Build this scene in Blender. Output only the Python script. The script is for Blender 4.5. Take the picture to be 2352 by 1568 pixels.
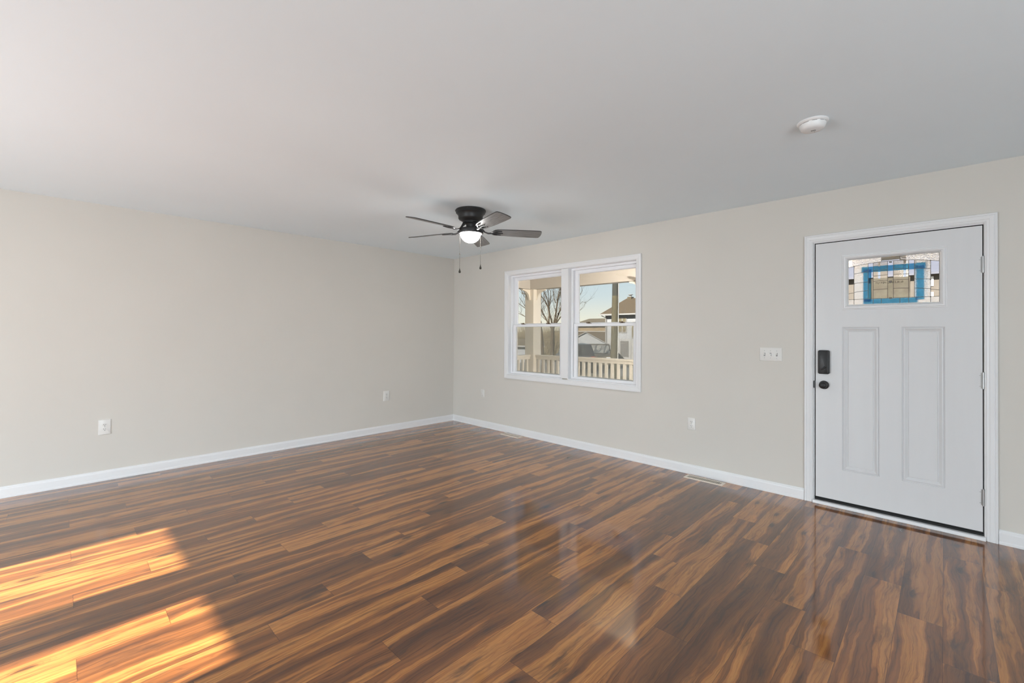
import bpy, math, random
from mathutils import Vector, Matrix
random.seed(7)
PI = math.pi
S = bpy.context.scene
for o in list(bpy.data.objects):
    bpy.data.objects.remove(o)
C = S.collection

# ------------------------------------------------------------------ camera
yaw, pitch, roll = 0.77390, 0.0067, 0.0048
fw = Vector((-math.sin(yaw)*math.cos(pitch), math.cos(yaw)*math.cos(pitch), math.sin(pitch)))
rt0 = Vector((math.cos(yaw), math.sin(yaw), 0)); up0 = rt0.cross(fw)
rt = rt0*math.cos(roll)+up0*math.sin(roll); up = -rt0*math.sin(roll)+up0*math.cos(roll)
cam = bpy.data.cameras.new('camera'); camo = bpy.data.objects.new('camera', cam); C.objects.link(camo)
camo.matrix_world = Matrix(((rt.x, up.x, -fw.x, 5.3236), (rt.y, up.y, -fw.y, -4.1836), (rt.z, up.z, -fw.z, 1.3186), (0, 0, 0, 1)))
cam.sensor_width = 36; cam.sensor_fit = 'HORIZONTAL'; cam.lens = 1016.3147/2352*36
cam.shift_y = (758.5394-784)/2352; cam.clip_start = 0.05; cam.clip_end = 500
S.camera = camo

# ------------------------------------------------------------------ light and exposure
S.view_settings.view_transform = 'Standard'; S.view_settings.look = 'None'
S.view_settings.gamma = 1; S.view_settings.use_curve_mapping = False
S.view_settings.exposure = 0.38
S.cycles.blur_glossy = 0.0
w = bpy.data.worlds.new('world'); S.world = w; w.use_nodes = True
wn, wl = w.node_tree.nodes, w.node_tree.links
tc = wn.new('ShaderNodeTexCoord'); sx = wn.new('ShaderNodeSeparateXYZ'); cr = wn.new('ShaderNodeValToRGB')
wl.new(tc.outputs['Generated'], sx.inputs[0]); wl.new(sx.outputs['Z'], cr.inputs[0]); wl.new(cr.outputs[0], wn['Background'].inputs[0])
e = cr.color_ramp.elements
e[0].position = 0.0; e[0].color = (0.86, 0.80, 0.62, 1)
e[1].position = 1.0; e[1].color = (0.34, 0.52, 0.82, 1)
for p, c in ((0.035, (0.80, 0.80, 0.69, 1)), (0.08, (0.62, 0.71, 0.73, 1)), (0.16, (0.50, 0.64, 0.74, 1)), (0.4, (0.44, 0.60, 0.80, 1))):
    x = e.new(p); x.color = c
PORCH = 1300; WORLD = 1.42; SUN = 22; BACK = 92; SIDE = 92; SIDE2 = 17; BOWL = 55.0
wn['Background'].inputs[1].default_value = WORLD
sl = bpy.data.lights.new('sun', 'SUN'); sl.energy = SUN; sl.angle = 0.011; sl.color = (1.0, 0.95, 0.86)
so = bpy.data.objects.new('sun', sl); C.objects.link(so)
so.rotation_euler = Vector((-0.012, 1.0, -0.60)).to_track_quat('-Z', 'Y').to_euler()
def area(name, loc, d, sxx, syy, power, col):
    l = bpy.data.lights.new(name, 'AREA'); l.shape = 'RECTANGLE'; l.size = sxx; l.size_y = syy; l.energy = power; l.color = col
    o = bpy.data.objects.new(name, l); C.objects.link(o); o.location = loc
    o.rotation_euler = Vector(d).to_track_quat('-Z', 'Z').to_euler(); return o
# added fill lamps: one for daylight in the back opening, two at the right
FILL_TINT = (0.82, 0.92, 0.99)
area('daylight_fill_back', (2.40, -7.02, 1.1), (0, 1, .18), 1.9, 1.9, BACK, FILL_TINT)
area('fill_side', (7.95, -5.1, 1.35), (-1, 0.15, .45), 2.1, 1.4, SIDE, FILL_TINT)
area('fill_side_front', (7.95, -2.3, 1.4), (-1, 0.0, .5), 1.7, 1.3, SIDE2, FILL_TINT)  # fill only, the wall has no opening here

# ------------------------------------------------------------------ materials
def srgb(r, g, b):
    f = lambda v: (v/255/12.92) if v/255 <= .04045 else ((v/255+.055)/1.055)**2.4
    return (f(r), f(g), f(b), 1)
def mat(name, col, rough=0.5, metal=0.0, spec=0.5, noise=0.0, nscale=20, bump=0.0, bscale=200, coat=0.0, stretch=None):
    m = bpy.data.materials.new(name); m.use_nodes = True
    n, l = m.node_tree.nodes, m.node_tree.links; b = n['Principled BSDF']
    b.inputs['Base Color'].default_value = col; b.inputs['Roughness'].default_value = rough
    b.inputs['Metallic'].default_value = metal; b.inputs['Specular IOR Level'].default_value = spec
    b.inputs['Coat Weight'].default_value = coat
    t = n.new('ShaderNodeTexCoord'); mp = n.new('ShaderNodeMapping'); l.new(t.outputs['Object'], mp.inputs[0])
    if stretch: mp.inputs['Scale'].default_value = stretch
    if noise:
        nz = n.new('ShaderNodeTexNoise'); nz.inputs['Scale'].default_value = nscale; nz.inputs['Detail'].default_value = 6
        l.new(mp.outputs[0], nz.inputs['Vector'])
        mx = n.new('ShaderNodeMix'); mx.data_type = 'RGBA'
        mx.inputs['A'].default_value = tuple(max(0, c*(1-noise)) for c in col[:3])+(1,)
        mx.inputs['B'].default_value = tuple(min(1, c*(1+noise)) for c in col[:3])+(1,)
        mr = n.new('ShaderNodeMapRange'); mr.inputs[1].default_value = .3; mr.inputs[2].default_value = .7
        l.new(nz.outputs[0], mr.inputs[0]); l.new(mr.outputs[0], mx.inputs['Factor']); l.new(mx.outputs['Result'], b.inputs['Base Color'])
    if bump:
        nb = n.new('ShaderNodeTexNoise'); nb.inputs['Scale'].default_value = bscale; nb.inputs['Detail'].default_value = 3
        l.new(mp.outputs[0], nb.inputs['Vector'])
        bp = n.new('ShaderNodeBump'); bp.inputs['Strength'].default_value = bump; bp.inputs['Distance'].default_value = .002
        l.new(nb.outputs[0], bp.inputs['Height']); l.new(bp.outputs[0], b.inputs['Normal'])
    return m
M = {}
M['wall'] = mat('wall_paint', (0.630, 0.598, 0.550, 1), .75, spec=.3, noise=.01, nscale=2, bump=.05, bscale=300)
M['ceiling'] = mat('ceiling_paint', (0.845, 0.93, 0.985, 1), .8, spec=.2, noise=.008, nscale=1.5, bump=.05, bscale=250)
M['trim'] = mat('white_trim', (0.745, 0.74, 0.745, 1), .32, noise=.01, nscale=4)
M['door'] = mat('white_door_paint', (0.655, 0.65, 0.655, 1), .38, noise=.01, nscale=3, bump=.12, bscale=60, stretch=(6, 1, .6))
M['vinyl'] = mat('window_vinyl', (0.80, 0.80, 0.82, 1), .3, noise=.005, nscale=4)
M['plate'] = mat('plate_plastic', (0.72, 0.70, 0.67, 1), .3, noise=.005)
M['slot'] = mat('slot_dark', (0.05, 0.05, 0.05, 1), .6, noise=.05)
M['black'] = mat('black_metal', (0.012, 0.012, 0.013, 1), .38, noise=.1)
M['fanblack'] = mat('fan_black', (0.018, 0.018, 0.019, 1), .45, noise=.1)
M['rubber'] = mat('weatherstrip', (0.010, 0.010, 0.010, 1), .7, noise=.1)
M['nickel'] = mat('nickel', (0.42, 0.42, 0.42, 1), .35, metal=1.0, noise=.05)
M['lead'] = mat('lead_came', (0.16, 0.145, 0.13, 1), .4, metal=.5, noise=.1)
M['vent'] = mat('vent_beige', (0.78, 0.68, 0.58, 1), .4, noise=.03)
M['blade'] = mat('blade_grey_wood', (0.20, 0.20, 0.20, 1), .45, noise=.3, nscale=7, stretch=(1.5, 14, 14))
M['bladeedge'] = mat('blade_dark_edge', (0.03, 0.03, 0.03, 1), .5, noise=.1)
M['chain'] = mat('chain_metal', (0.07, 0.062, 0.05, 1), .55, metal=.3, noise=.1)
M['pull'] = mat('pull_dark_wood', (0.022, 0.018, 0.012, 1), .35, noise=.2)
M['smoke'] = mat('detector_plastic', (0.80, 0.80, 0.80, 1), .35, noise=.005)
M['lock'] = mat('sash_lock_bronze', (0.10, 0.065, 0.035, 1), .35, metal=.6, noise=.2)
# outside
M['porch'] = mat('porch_cream', (0.76, 0.70, 0.61, 1), .5, noise=.02, nscale=3)
M['beam'] = mat('porch_beam_tan', (0.50, 0.465, 0.425, 1), .5, noise=.02, nscale=2)
M['deck'] = mat('porch_concrete', (0.45, 0.42, 0.37, 1), .8, noise=.1)
M['pole'] = mat('pole_wood', (0.042, 0.035, 0.017, 1), .9, noise=.6, nscale=9, stretch=(6, 6, .6))
M['poletop'] = mat('pole_wood_creosote', (0.018, 0.018, 0.013, 1), .9, noise=.4, nscale=5, stretch=(6, 6, .6))
M['siding'] = None
M['roofbrown'] = mat('roof_shingle_brown', (0.048, 0.031, 0.013, 1), .9, noise=.25, nscale=2.5)
M['roofgrey'] = mat('roof_shingle_grey', (0.058, 0.044, 0.024, 1), .9, noise=.2, nscale=2.5)
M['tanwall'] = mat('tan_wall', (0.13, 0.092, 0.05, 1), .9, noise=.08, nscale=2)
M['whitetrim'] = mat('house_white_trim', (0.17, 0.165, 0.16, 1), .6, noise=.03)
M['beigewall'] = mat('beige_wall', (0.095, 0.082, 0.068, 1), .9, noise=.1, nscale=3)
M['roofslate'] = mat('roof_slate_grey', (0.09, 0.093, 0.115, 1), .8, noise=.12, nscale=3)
M['brightwhite'] = mat('bright_panel_white', (0.85, 0.84, 0.80, 1), .5, noise=.02)
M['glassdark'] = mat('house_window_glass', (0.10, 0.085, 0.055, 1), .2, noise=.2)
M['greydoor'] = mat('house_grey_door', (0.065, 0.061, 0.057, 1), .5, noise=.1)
M['bark'] = mat('bark', (0.038, 0.026, 0.013, 1), .95, noise=.3, nscale=8)
M['twig'] = mat('thicket_twigs', (0.10, 0.079, 0.045, 1), .95, noise=.3, nscale=.7)
M['grass'] = mat('winter_grass', (0.085, 0.070, 0.042, 1), .95, noise=.3, nscale=1.2)
M['road'] = mat('asphalt', (0.09, 0.083, 0.072, 1), .9, noise=.12, nscale=3)
M['carpaint'] = mat('car_paint_grey', (0.06, 0.048, 0.030, 1), .7, noise=.05)
M['carblack'] = mat('car_paint_black', (0.012, 0.012, 0.013, 1), .3, noise=.05)
M['carglass'] = mat('car_glass', (0.14, 0.135, 0.12, 1), .35, noise=.05)
M['tire'] = mat('tire', (0.02, 0.02, 0.02, 1), .8, noise=.1)
M['orange'] = mat('orange_lamp', (0.45, 0.10, 0.05, 1), .3, noise=.1)
M['lamphead'] = mat('lamp_head', (0.75, 0.75, 0.70, 1), .4, noise=.02)
M['paper'] = mat('notice_paper', (0.93, 0.88, 0.80, 1), .8, noise=.12, nscale=25)
M['tape'] = mat('blue_tape', (0.10, 0.30, 0.50, 1), .6, noise=.25, nscale=60)
M['ink'] = mat('notice_ink', (0.06, 0.05, 0.04, 1), .7, noise=.1)
def trans(m, w_):        # let light through thin paper and tape
    n, l = m.node_tree.nodes, m.node_tree.links; b = n['Principled BSDF']; out = n['Material Output']
    t = n.new('ShaderNodeBsdfTranslucent'); mx = n.new('ShaderNodeMixShader'); mx.inputs[0].default_value = w_
    src = b.inputs['Base Color'].links[0].from_socket
    l.new(src, t.inputs[0]); l.new(b.outputs[0], mx.inputs[1]); l.new(t.outputs[0], mx.inputs[2]); l.new(mx.outputs[0], out.inputs[0])
trans(M['paper'], .8)
def sheer(m, w_, col):   # thin plastic that light also passes straight through
    n, l = m.node_tree.nodes, m.node_tree.links; out = n['Material Output']
    t = n.new('ShaderNodeBsdfTransparent'); t.inputs[0].default_value = col; mx = n.new('ShaderNodeMixShader'); mx.inputs[0].default_value = w_
    l.new(out.inputs[0].links[0].from_socket, mx.inputs[1]); l.new(t.outputs[0], mx.inputs[2]); l.new(mx.outputs[0], out.inputs[0])
sheer(M['tape'], .7, (.32, .74, .95, 1)); sheer(M['paper'], .15, (.7, .65, .55, 1))

def siding_mat():
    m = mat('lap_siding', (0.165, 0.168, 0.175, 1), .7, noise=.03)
    n, l = m.node_tree.nodes, m.node_tree.links; b = n['Principled BSDF']
    t = n.new('ShaderNodeTexCoord'); s = n.new('ShaderNodeSeparateXYZ'); l.new(t.outputs['Object'], s.inputs[0])
    mu = n.new('ShaderNodeMath'); mu.operation = 'MULTIPLY'; mu.inputs[1].default_value = 5.0; l.new(s.outputs['Z'], mu.inputs[0])
    fr = n.new('ShaderNodeMath'); fr.operation = 'FRACT'; l.new(mu.outputs[0], fr.inputs[0])
    bp = n.new('ShaderNodeBump'); bp.inputs['Distance'].default_value = .05; bp.inputs['Strength'].default_value = .8; bp.invert = True
    l.new(fr.outputs[0], bp.inputs['Height']); l.new(bp.outputs[0], b.inputs['Normal']); return m
M['siding'] = siding_mat()

def glass_mat(name, tint=(0.97, 0.98, 0.97, 1), wavy=0.0, wscale=60, ior=1.5):
    m = bpy.data.materials.new(name); m.use_nodes = True
    n, l = m.node_tree.nodes, m.node_tree.links; n.remove(n['Principled BSDF']); out = n['Material Output']
    mx = n.new('ShaderNodeMixShader'); lw = n.new('ShaderNodeLayerWeight'); lw.inputs[0].default_value = .5
    pw = n.new('ShaderNodeMath'); pw.operation = 'POWER'; pw.inputs[1].default_value = 5; l.new(lw.outputs['Facing'], pw.inputs[0])
    fr = n.new('ShaderNodeMath'); fr.operation = 'MULTIPLY_ADD'; fr.inputs[1].default_value = .96; fr.inputs[2].default_value = .035; l.new(pw.outputs[0], fr.inputs[0])
    gl = n.new('ShaderNodeBsdfGlossy'); gl.inputs['Roughness'].default_value = .02
    t = n.new('ShaderNodeTexCoord'); nz = n.new('ShaderNodeTexNoise'); nz.inputs['Scale'].default_value = wscale
    l.new(t.outputs['Object'], nz.inputs['Vector'])
    bp = n.new('ShaderNodeBump'); bp.inputs['Strength'].default_value = wavy if wavy else .01; bp.inputs['Distance'].default_value = .002
    l.new(nz.outputs[0], bp.inputs['Height'])
    if wavy:
        tr = n.new('ShaderNodeBsdfRefraction'); tr.inputs['IOR'].default_value = 1.35; tr.inputs['Roughness'].default_value = .03; bp.inputs['Distance'].default_value = .004
        l.new(bp.outputs[0], tr.inputs['Normal']); l.new(bp.outputs[0], gl.inputs['Normal'])
    else:
        tr = n.new('ShaderNodeBsdfTransparent')
    tr.inputs[0].default_value = tint
    l.new(fr.outputs[0], mx.inputs[0]); l.new(tr.outputs[0], mx.inputs[1]); l.new(gl.outputs[0], mx.inputs[2]); l.new(mx.outputs[0], out.inputs[0])
    return m
M['glass'] = glass_mat('window_glass', tint=(.76, .765, .76, 1))
M['doorglass'] = glass_mat('door_clear_glass', tint=(.7, .7, .7, 1))
M['texglass'] = glass_mat('door_textured_glass', tint=(.8, .8, .8, 1), wavy=1.0, wscale=260)
M['mildglass'] = glass_mat('door_seedy_glass', tint=(.8, .8, .8, 1), wavy=.18, wscale=200)
M['rippleglass'] = glass_mat('door_rippled_glass', tint=(.85, .85, .85, 1), wavy=1.0, wscale=130)
def screen_mat():
    m = bpy.data.materials.new('insect_screen'); m.use_nodes = True
    n, l = m.node_tree.nodes, m.node_tree.links; b = n['Principled BSDF']; out = n['Material Output']
    b.inputs['Roughness'].default_value = .8; 
    t = n.new('ShaderNodeTexCoord'); nz = n.new('ShaderNodeTexNoise'); nz.inputs['Scale'].default_value = 900; l.new(t.outputs['Object'], nz.inputs['Vector'])
    cr = n.new('ShaderNodeMapRange'); l.new(nz.outputs[0], cr.inputs[0]); cr.inputs[3].default_value = .55; cr.inputs[4].default_value = .75
    cb = n.new('ShaderNodeCombineColor'); l.new(cr.outputs[0], cb.inputs[0]); l.new(cr.outputs[0], cb.inputs[1]); cb.inputs[2].default_value = .58
    l.new(cb.outputs[0], b.inputs['Base Color'])
    tr = n.new('ShaderNodeBsdfTransparent'); mx = n.new('ShaderNodeMixShader'); mx.inputs[0].default_value = .28
    l.new(tr.outputs[0], mx.inputs[1]); l.new(b.outputs[0], mx.inputs[2]); l.new(mx.outputs[0], out.inputs[0]); return m
M['screen'] = screen_mat()
def bowl_mat():
    m = mat('frosted_lit_glass', (0.95, 0.95, 0.95, 1), .3, noise=.005)
    b = m.node_tree.nodes['Principled BSDF']; b.inputs['Emission Color'].default_value = (1, .98, .96, 1); b.inputs['Emission Strength'].default_value = BOWL
    return m
M['bowl'] = bowl_mat()

def floor_mat():
    m = bpy.data.materials.new('laminate_planks'); m.use_nodes = True
    n, l = m.node_tree.nodes, m.node_tree.links; b = n['Principled BSDF']
    def math_(op, a, b_=None, c_=None):
        x = n.new('ShaderNodeMath'); x.operation = op
        for i, v in enumerate((a, b_, c_)):
            if v is None: continue
            if isinstance(v, (int, float)): x.inputs[i].default_value = v
            else: l.new(v, x.inputs[i])
        return x.outputs[0]
    def comb(x, y, z=0.0):
        c = n.new('ShaderNodeCombineXYZ')
        for i, v in enumerate((x, y, z)):
            if isinstance(v, (int, float)): c.inputs[i].default_value = v
            else: l.new(v, c.inputs[i])
        return c.outputs[0]
    def noise(vec, scale, detail=3, rough=.5, dist=0.0):
        x = n.new('ShaderNodeTexNoise'); x.inputs['Scale'].default_value = scale; x.inputs['Detail'].default_value = detail
        x.inputs['Roughness'].default_value = rough; x.inputs['Distortion'].default_value = dist; l.new(vec, x.inputs['Vector']); return x.outputs[0]
    def ramp(f, stops):
        x = n.new('ShaderNodeValToRGB'); l.new(f, x.inputs[0]); e = x.color_ramp.elements
        while len(e) < len(stops): e.new(.5)
        for el, (p, c) in zip(e, stops): el.position = p; el.color = c if len(c) == 4 else c+(1,)
        return x.outputs[0]
    def mix(f, a, b_, mode='MIX'):
        x = n.new('ShaderNodeMix'); x.data_type = 'RGBA'; x.blend_type = mode
        for s, v in (('Factor', f), ('A', a), ('B', b_)):
            if isinstance(v, (int, float)): x.inputs[s].default_value = v
            elif isinstance(v, tuple): x.inputs[s].default_value = v
            else: l.new(v, x.inputs[s])
        return x.outputs['Result']
    t = n.new('ShaderNodeTexCoord'); s = n.new('ShaderNodeSeparateXYZ'); l.new(t.outputs['Object'], s.inputs[0])
    X, Y = s.outputs['X'], s.outputs['Y']
    W, L, ST = 0.1558, 1.22, 0.305
    u = math_('DIVIDE', math_('SUBTRACT', X, 0.0196), W); k = math_('FLOOR', u); fu = math_('FRACT', u)
    yo = math_('ADD', math_('ADD', Y, 3.82), math_('MULTIPLY', math_('SUBTRACT', k, 13.0), ST))
    v = math_('DIVIDE', yo, L); kv = math_('FLOOR', v); fv = math_('FRACT', v)
    wn_ = n.new('ShaderNodeTexWhiteNoise'); wn_.noise_dimensions = '2D'; l.new(comb(k, kv), wn_.inputs['Vector'])
    sr = n.new('ShaderNodeSeparateColor'); l.new(wn_.outputs['Color'], sr.inputs[0]); r1, r2, r3 = sr.outputs[0], sr.outputs[1], sr.outputs[2]
    px = math_('ADD', math_('MULTIPLY', fu, W), math_('MULTIPLY', r1, 37.0))
    py = math_('ADD', math_('MULTIPLY', fv, L), math_('MULTIPLY', r2, 53.0))
    # wavy warp of the grain
    wv = noise(comb(math_('MULTIPLY', px, 4.0), math_('MULTIPLY', py, 1.8), r3), 1.0, 4, .55)
    wv2 = noise(comb(math_('MULTIPLY', px, 16.0), math_('MULTIPLY', py, 9.0), r3), 1.0, 3, .55)
    vo = n.new('ShaderNodeTexVoronoi'); vo.feature = 'F1'; vo.inputs['Scale'].default_value = 1.0
    l.new(comb(math_('MULTIPLY', px, 7.0), math_('MULTIPLY', py, 2.3), r3), vo.inputs['Vector'])
    vs_ = n.new('ShaderNodeSeparateColor'); l.new(vo.outputs['Color'], vs_.inputs[0])
    on = math_('GREATER_THAN', vs_.outputs[0], .45)
    bulge = math_('MULTIPLY', on, math_('POWER', math_('MAXIMUM', math_('SUBTRACT', 1.0, math_('MULTIPLY', vo.outputs['Distance'], 2.6)), 0.0), 2.0))
    gx = math_('ADD', math_('ADD', px, math_('MULTIPLY', math_('SUBTRACT', wv, .5), .085)), math_('ADD', math_('MULTIPLY', math_('SUBTRACT', wv2, .5), .012), math_('MULTIPLY', bulge, .028)))
    # broad heart / sap bands
    band = noise(comb(math_('MULTIPLY', gx, 12.0), math_('MULTIPLY', py, .50), r3), 1.0, 2.0, .45)
    base = ramp(band, [(.28, srgb(90, 51, 24)), (.42, srgb(114, 69, 33)), (.515, srgb(134, 82, 40)), (.535, srgb(168, 107, 52)), (.60, srgb(187, 125, 64)), (.72, srgb(170, 109, 53))])
    # fine streaks
    st = noise(comb(math_('MULTIPLY', gx, 95.0), math_('MULTIPLY', py, 2.4), r3), 1.0, 4, .6)
    stm = ramp(st, [(.32, (.50, .47, .46)), (.46, (.86, .85, .84)), (.60, (1.04, 1.04, 1.04)), (.75, (1.12, 1.10, 1.08))])
    col = mix(1.0, base, stm, 'MULTIPLY')
    # dark contour lines like growth rings
    rg = math_('ABSOLUTE', math_('SUBTRACT', math_('FRACT', math_('MULTIPLY', band, 24.0)), .5))
    rl = ramp(rg, [(0.0, (.60, .56, .53)), (.05, (.80, .77, .75)), (.13, (1, 1, 1))])
    col = mix(.7, col, rl, 'MULTIPLY')
    # dark mineral patches
    dk = noise(comb(math_('MULTIPLY', gx, 22.0), math_('MULTIPLY', py, 3.0), math_('ADD', r3, 9.0)), 1.0, 5, .62)
    dm = ramp(dk, [(.30, (1, 1, 1)), (.42, (.25, .25, .25)), (.5, (0, 0, 0))])
    col = mix(math_('MULTIPLY', dm, .75), col, srgb(52, 34, 24), 'MIX')
    # knots
    kd = math_('ADD', vo.outputs['Distance'], math_('MULTIPLY', math_('SUBTRACT', st, .5), .16))
    kn = ramp(kd, [(0.0, (1, 1, 1)), (.07, (.9, .9, .9)), (.13, (.25, .25, .25)), (.26, (0, 0, 0))])
    col = mix(math_('MULTIPLY', math_('MULTIPLY', kn, on), .85), col, srgb(38, 24, 16), 'MIX')
    kr_ = math_('ABSOLUTE', math_('SUBTRACT', math_('FRACT', math_('MULTIPLY', kd, 26.0)), .5))
    kl = ramp(kr_, [(0.0, (.55, .50, .48)), (.12, (1, 1, 1))])
    col = mix(math_('MULTIPLY', math_('MINIMUM', math_('MULTIPLY', bulge, 2.0), 1.0), .8), col, mix(1.0, col, kl, 'MULTIPLY'), 'MIX')
    # plank tone
    tone = math_('ADD', math_('MULTIPLY', r2, .22), .89)
    col = mix(1.0, col, comb(tone, tone, tone), 'MULTIPLY')
    # joints
    ex = math_('MULTIPLY', math_('MINIMUM', fu, math_('SUBTRACT', 1.0, fu)), W)
    ey = math_('MULTIPLY', math_('MINIMUM', fv, math_('SUBTRACT', 1.0, fv)), L)
    ed = math_('MINIMUM', ex, ey)
    jr = ramp(math_('DIVIDE', ed, .004), [(0.0, (.45, .42, .40)), (.22, (.55, .5, .48)), (.40, (1, 1, 1))])
    col = mix(1.0, col, jr, 'MULTIPLY')
    l.new(col, b.inputs['Base Color'])
    b.inputs['Roughness'].default_value = .42; b.inputs['Specular IOR Level'].default_value = .12
    b.inputs['Coat Weight'].default_value = 1.0; b.inputs['Coat Roughness'].default_value = .075; b.inputs['Coat IOR'].default_value = 1.68
    hj = ramp(math_('DIVIDE', ed, .004), [(0.0, (0, 0, 0)), (.45, (1, 1, 1))])
    hh = math_('ADD', hj, math_('MULTIPLY', st, .08))
    bp = n.new('ShaderNodeBump'); bp.inputs['Strength'].default_value = .35; bp.inputs['Distance'].default_value = .0006
    l.new(hh, bp.inputs['Height']); l.new(bp.outputs[0], b.inputs['Normal'])
    return m
M['floor'] = floor_mat()

# ------------------------------------------------------------------ helpers
class MB:
    def __init__(s): s.v = []; s.f = []; s.mi = []; s.cur = 0; s.smooth = False
    def add(s, vs, fs):
        k = len(s.v); s.v += [tuple(p) for p in vs]; s.f += [tuple(i+k for i in f) for f in fs]; s.mi += [s.cur]*len(fs); return s
    def box(s, x0, x1, y0, y1, z0, z1):
        vs = [(x, y, z) for x in (x0, x1) for y in (y0, y1) for z in (z0, z1)]
        return s.add(vs, [(0, 1, 3, 2), (4, 6, 7, 5), (0, 4, 5, 1), (2, 3, 7, 6), (0, 2, 6, 4), (1, 5, 7, 3)])
    def tube(s, pts, rads, n=8, caps=True):
        pts = [Vector(p) for p in pts]
        if isinstance(rads, (int, float)): rads = [rads]*len(pts)
        vs, fs = [], []; prev = None
        for i, p in enumerate(pts):
            d = (pts[min(i+1, len(pts)-1)]-pts[max(i-1, 0)]).normalized()
            a = Vector((0, 0, 1)) if abs(d.z) < .9 else Vector((1, 0, 0))
            if prev is not None: a = prev
            x = (a-d*a.dot(d)).normalized(); y = d.cross(x); prev = x
            for j in range(n):
                t = 2*PI*j/n; vs.append(p+(x*math.cos(t)+y*math.sin(t))*rads[i])
        for i in range(len(pts)-1):
            for j in range(n):
                q = (j+1) % n; fs.append((i*n+j, i*n+q, (i+1)*n+q, (i+1)*n+j))
        if caps: fs.append(tuple(range(n-1, -1, -1))); fs.append(tuple((len(pts)-1)*n+j for j in range(n)))
        return s.add(vs, fs)
    def lathe(s, prof, c=(0, 0, 0), axis='z', n=40):    # prof: (r, h)
        vs, fs = [], []
        for r, h in prof:
            for j in range(n):
                t = 2*PI*j/n; a, b_ = r*math.cos(t), r*math.sin(t)
                vs.append({'z': (c[0]+a, c[1]+b_, c[2]+h), 'y': (c[0]+a, c[1]+h, c[2]+b_), 'x': (c[0]+h, c[1]+a, c[2]+b_)}[axis])
        for i in range(len(prof)-1):
            for j in range(n):
                q = (j+1) % n; fs.append((i*n+j, i*n+q, (i+1)*n+q, (i+1)*n+j))
        return s.add(vs, fs)
    def rounded(s, x0, x1, z0, z1, y0, y1, r=.005, ch=.003, n=5, tf=None):
        # plate in the xz plane, from y0 (wall) to y1 (face) with rounded corners and a chamfered face edge
        def loop(i, y):
            o = []
            for cx, cz, a in ((x1-r, z1-r, 0), (x0+r, z1-r, 90), (x0+r, z0+r, 180), (x1-r, z0+r, 270)):
                for k in range(n):
                    t = math.radians(a+90*k/(n-1)); rr = max(r-i, .0002)
                    o.append((cx+rr*math.cos(t), y, cz+rr*math.sin(t)))
            return o
        sgn = 1 if y1 > y0 else -1
        L = [loop(0, y0), loop(0, y1-sgn*ch), loop(ch*.35, y1-sgn*ch*.35), loop(ch, y1)]
        m = len(L[0]); vs = [p for q in L for p in q]; fs = []
        for i in range(3):
            for j in range(m):
                q = (j+1) % m; fs.append((i*m+j, i*m+q, (i+1)*m+q, (i+1)*m+j))
        fs.append(tuple(3*m+j for j in range(m))); fs.append(tuple(range(m-1, -1, -1)))
        return s.add(vs, fs)
    def sweep(s, corners, prof, closed=True):
        # corners(d) -> points in xz for inset d; prof: list of (inset, y)
        L = [[(x, y, z) for x, z in corners(d)] for d, y in prof]; m = len(L[0]); vs = [p for q in L for p in q]; fs = []
        for i in range(len(L)-1):
            for j in range(m if closed else m-1):
                q = (j+1) % m; fs.append((i*m+j, i*m+q, (i+1)*m+q, (i+1)*m+j))
        return s.add(vs, fs)
    def prism(s, poly, ax, a0, a1):
        # poly in the two other axes, extruded along ax
        mk = {'x': lambda a, p: (a, p[0], p[1]), 'y': lambda a, p: (p[0], a, p[1]), 'z': lambda a, p: (p[0], p[1], a)}[ax]
        m = len(poly); vs = [mk(a0, p) for p in poly]+[mk(a1, p) for p in poly]
        fs = [tuple(range(m)), tuple(range(2*m-1, m-1, -1))]+[(j, (j+1) % m, m+(j+1) % m, m+j) for j in range(m)]
        return s.add(vs, fs)
    def build(s, name, mats, parent=None, smooth=False, bevel=0):
        me = bpy.data.meshes.new(name); me.from_pydata(s.v, [], s.f)
        if not isinstance(mats, (list, tuple)): mats = [mats]
        for m in mats: me.materials.append(m)
        for p, i in zip(me.polygons, s.mi): p.material_index = i
        import bmesh
        bm = bmesh.new(); bm.from_mesh(me); bmesh.ops.recalc_face_normals(bm, faces=bm.faces); bm.to_mesh(me); bm.free()
        if smooth:
            for p in me.polygons: p.use_smooth = True
            try: me.set_sharp_from_angle(angle=math.radians(40))
            except Exception: pass
        o = bpy.data.objects.new(name, me); C.objects.link(o)
        if parent: o.parent = parent
        if bevel:
            b = o.modifiers.new('bevel', 'BEVEL'); b.width = bevel; b.segments = 2; b.limit_method = 'ANGLE'
        return o
def empty(name, loc=(0, 0, 0)):
    o = bpy.data.objects.new(name, None); C.objects.link(o); o.location = loc; o.empty_display_size = .05; return o
def tag(o, label=None, cat=None, group=None, kind=None):
    if label: o['label'] = label
    if cat: o['category'] = cat
    if group: o['group'] = group
    if kind: o['kind'] = kind
    return o
def rel(o):  # parent already set with world-coordinate mesh: cancel the parent's offset
    p = o.parent
    off = Vector((0, 0, 0))
    while p: off += p.location; p = p.parent
    o.location = -off if o.parent.parent is None else o.location
    return o
def part(mb, name, m, parent, **k):
    """mesh given in world coordinates, parented to an Empty/part that sits somewhere"""
    o = mb.build(name, m, None, **k); o.parent = parent
    o.matrix_parent_inverse = Matrix.Translation(-wloc(parent)); return o
def wloc(o):
    # all parents are unrotated; parts keep zero own location, Empties hold the position
    if o.parent is None: return Vector(o.location)
    return Vector((0, 0, 0))
def copy_tree(o, parent=None):
    c = o.copy(); C.objects.link(c); c.parent = parent
    for ch in list(o.children): copy_tree(ch, c)
    return c

H = 2.44; T = 0.16
X1, Y1 = 8.0, -7.0     # extents of the open-plan space (right side and back are behind the camera)
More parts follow.
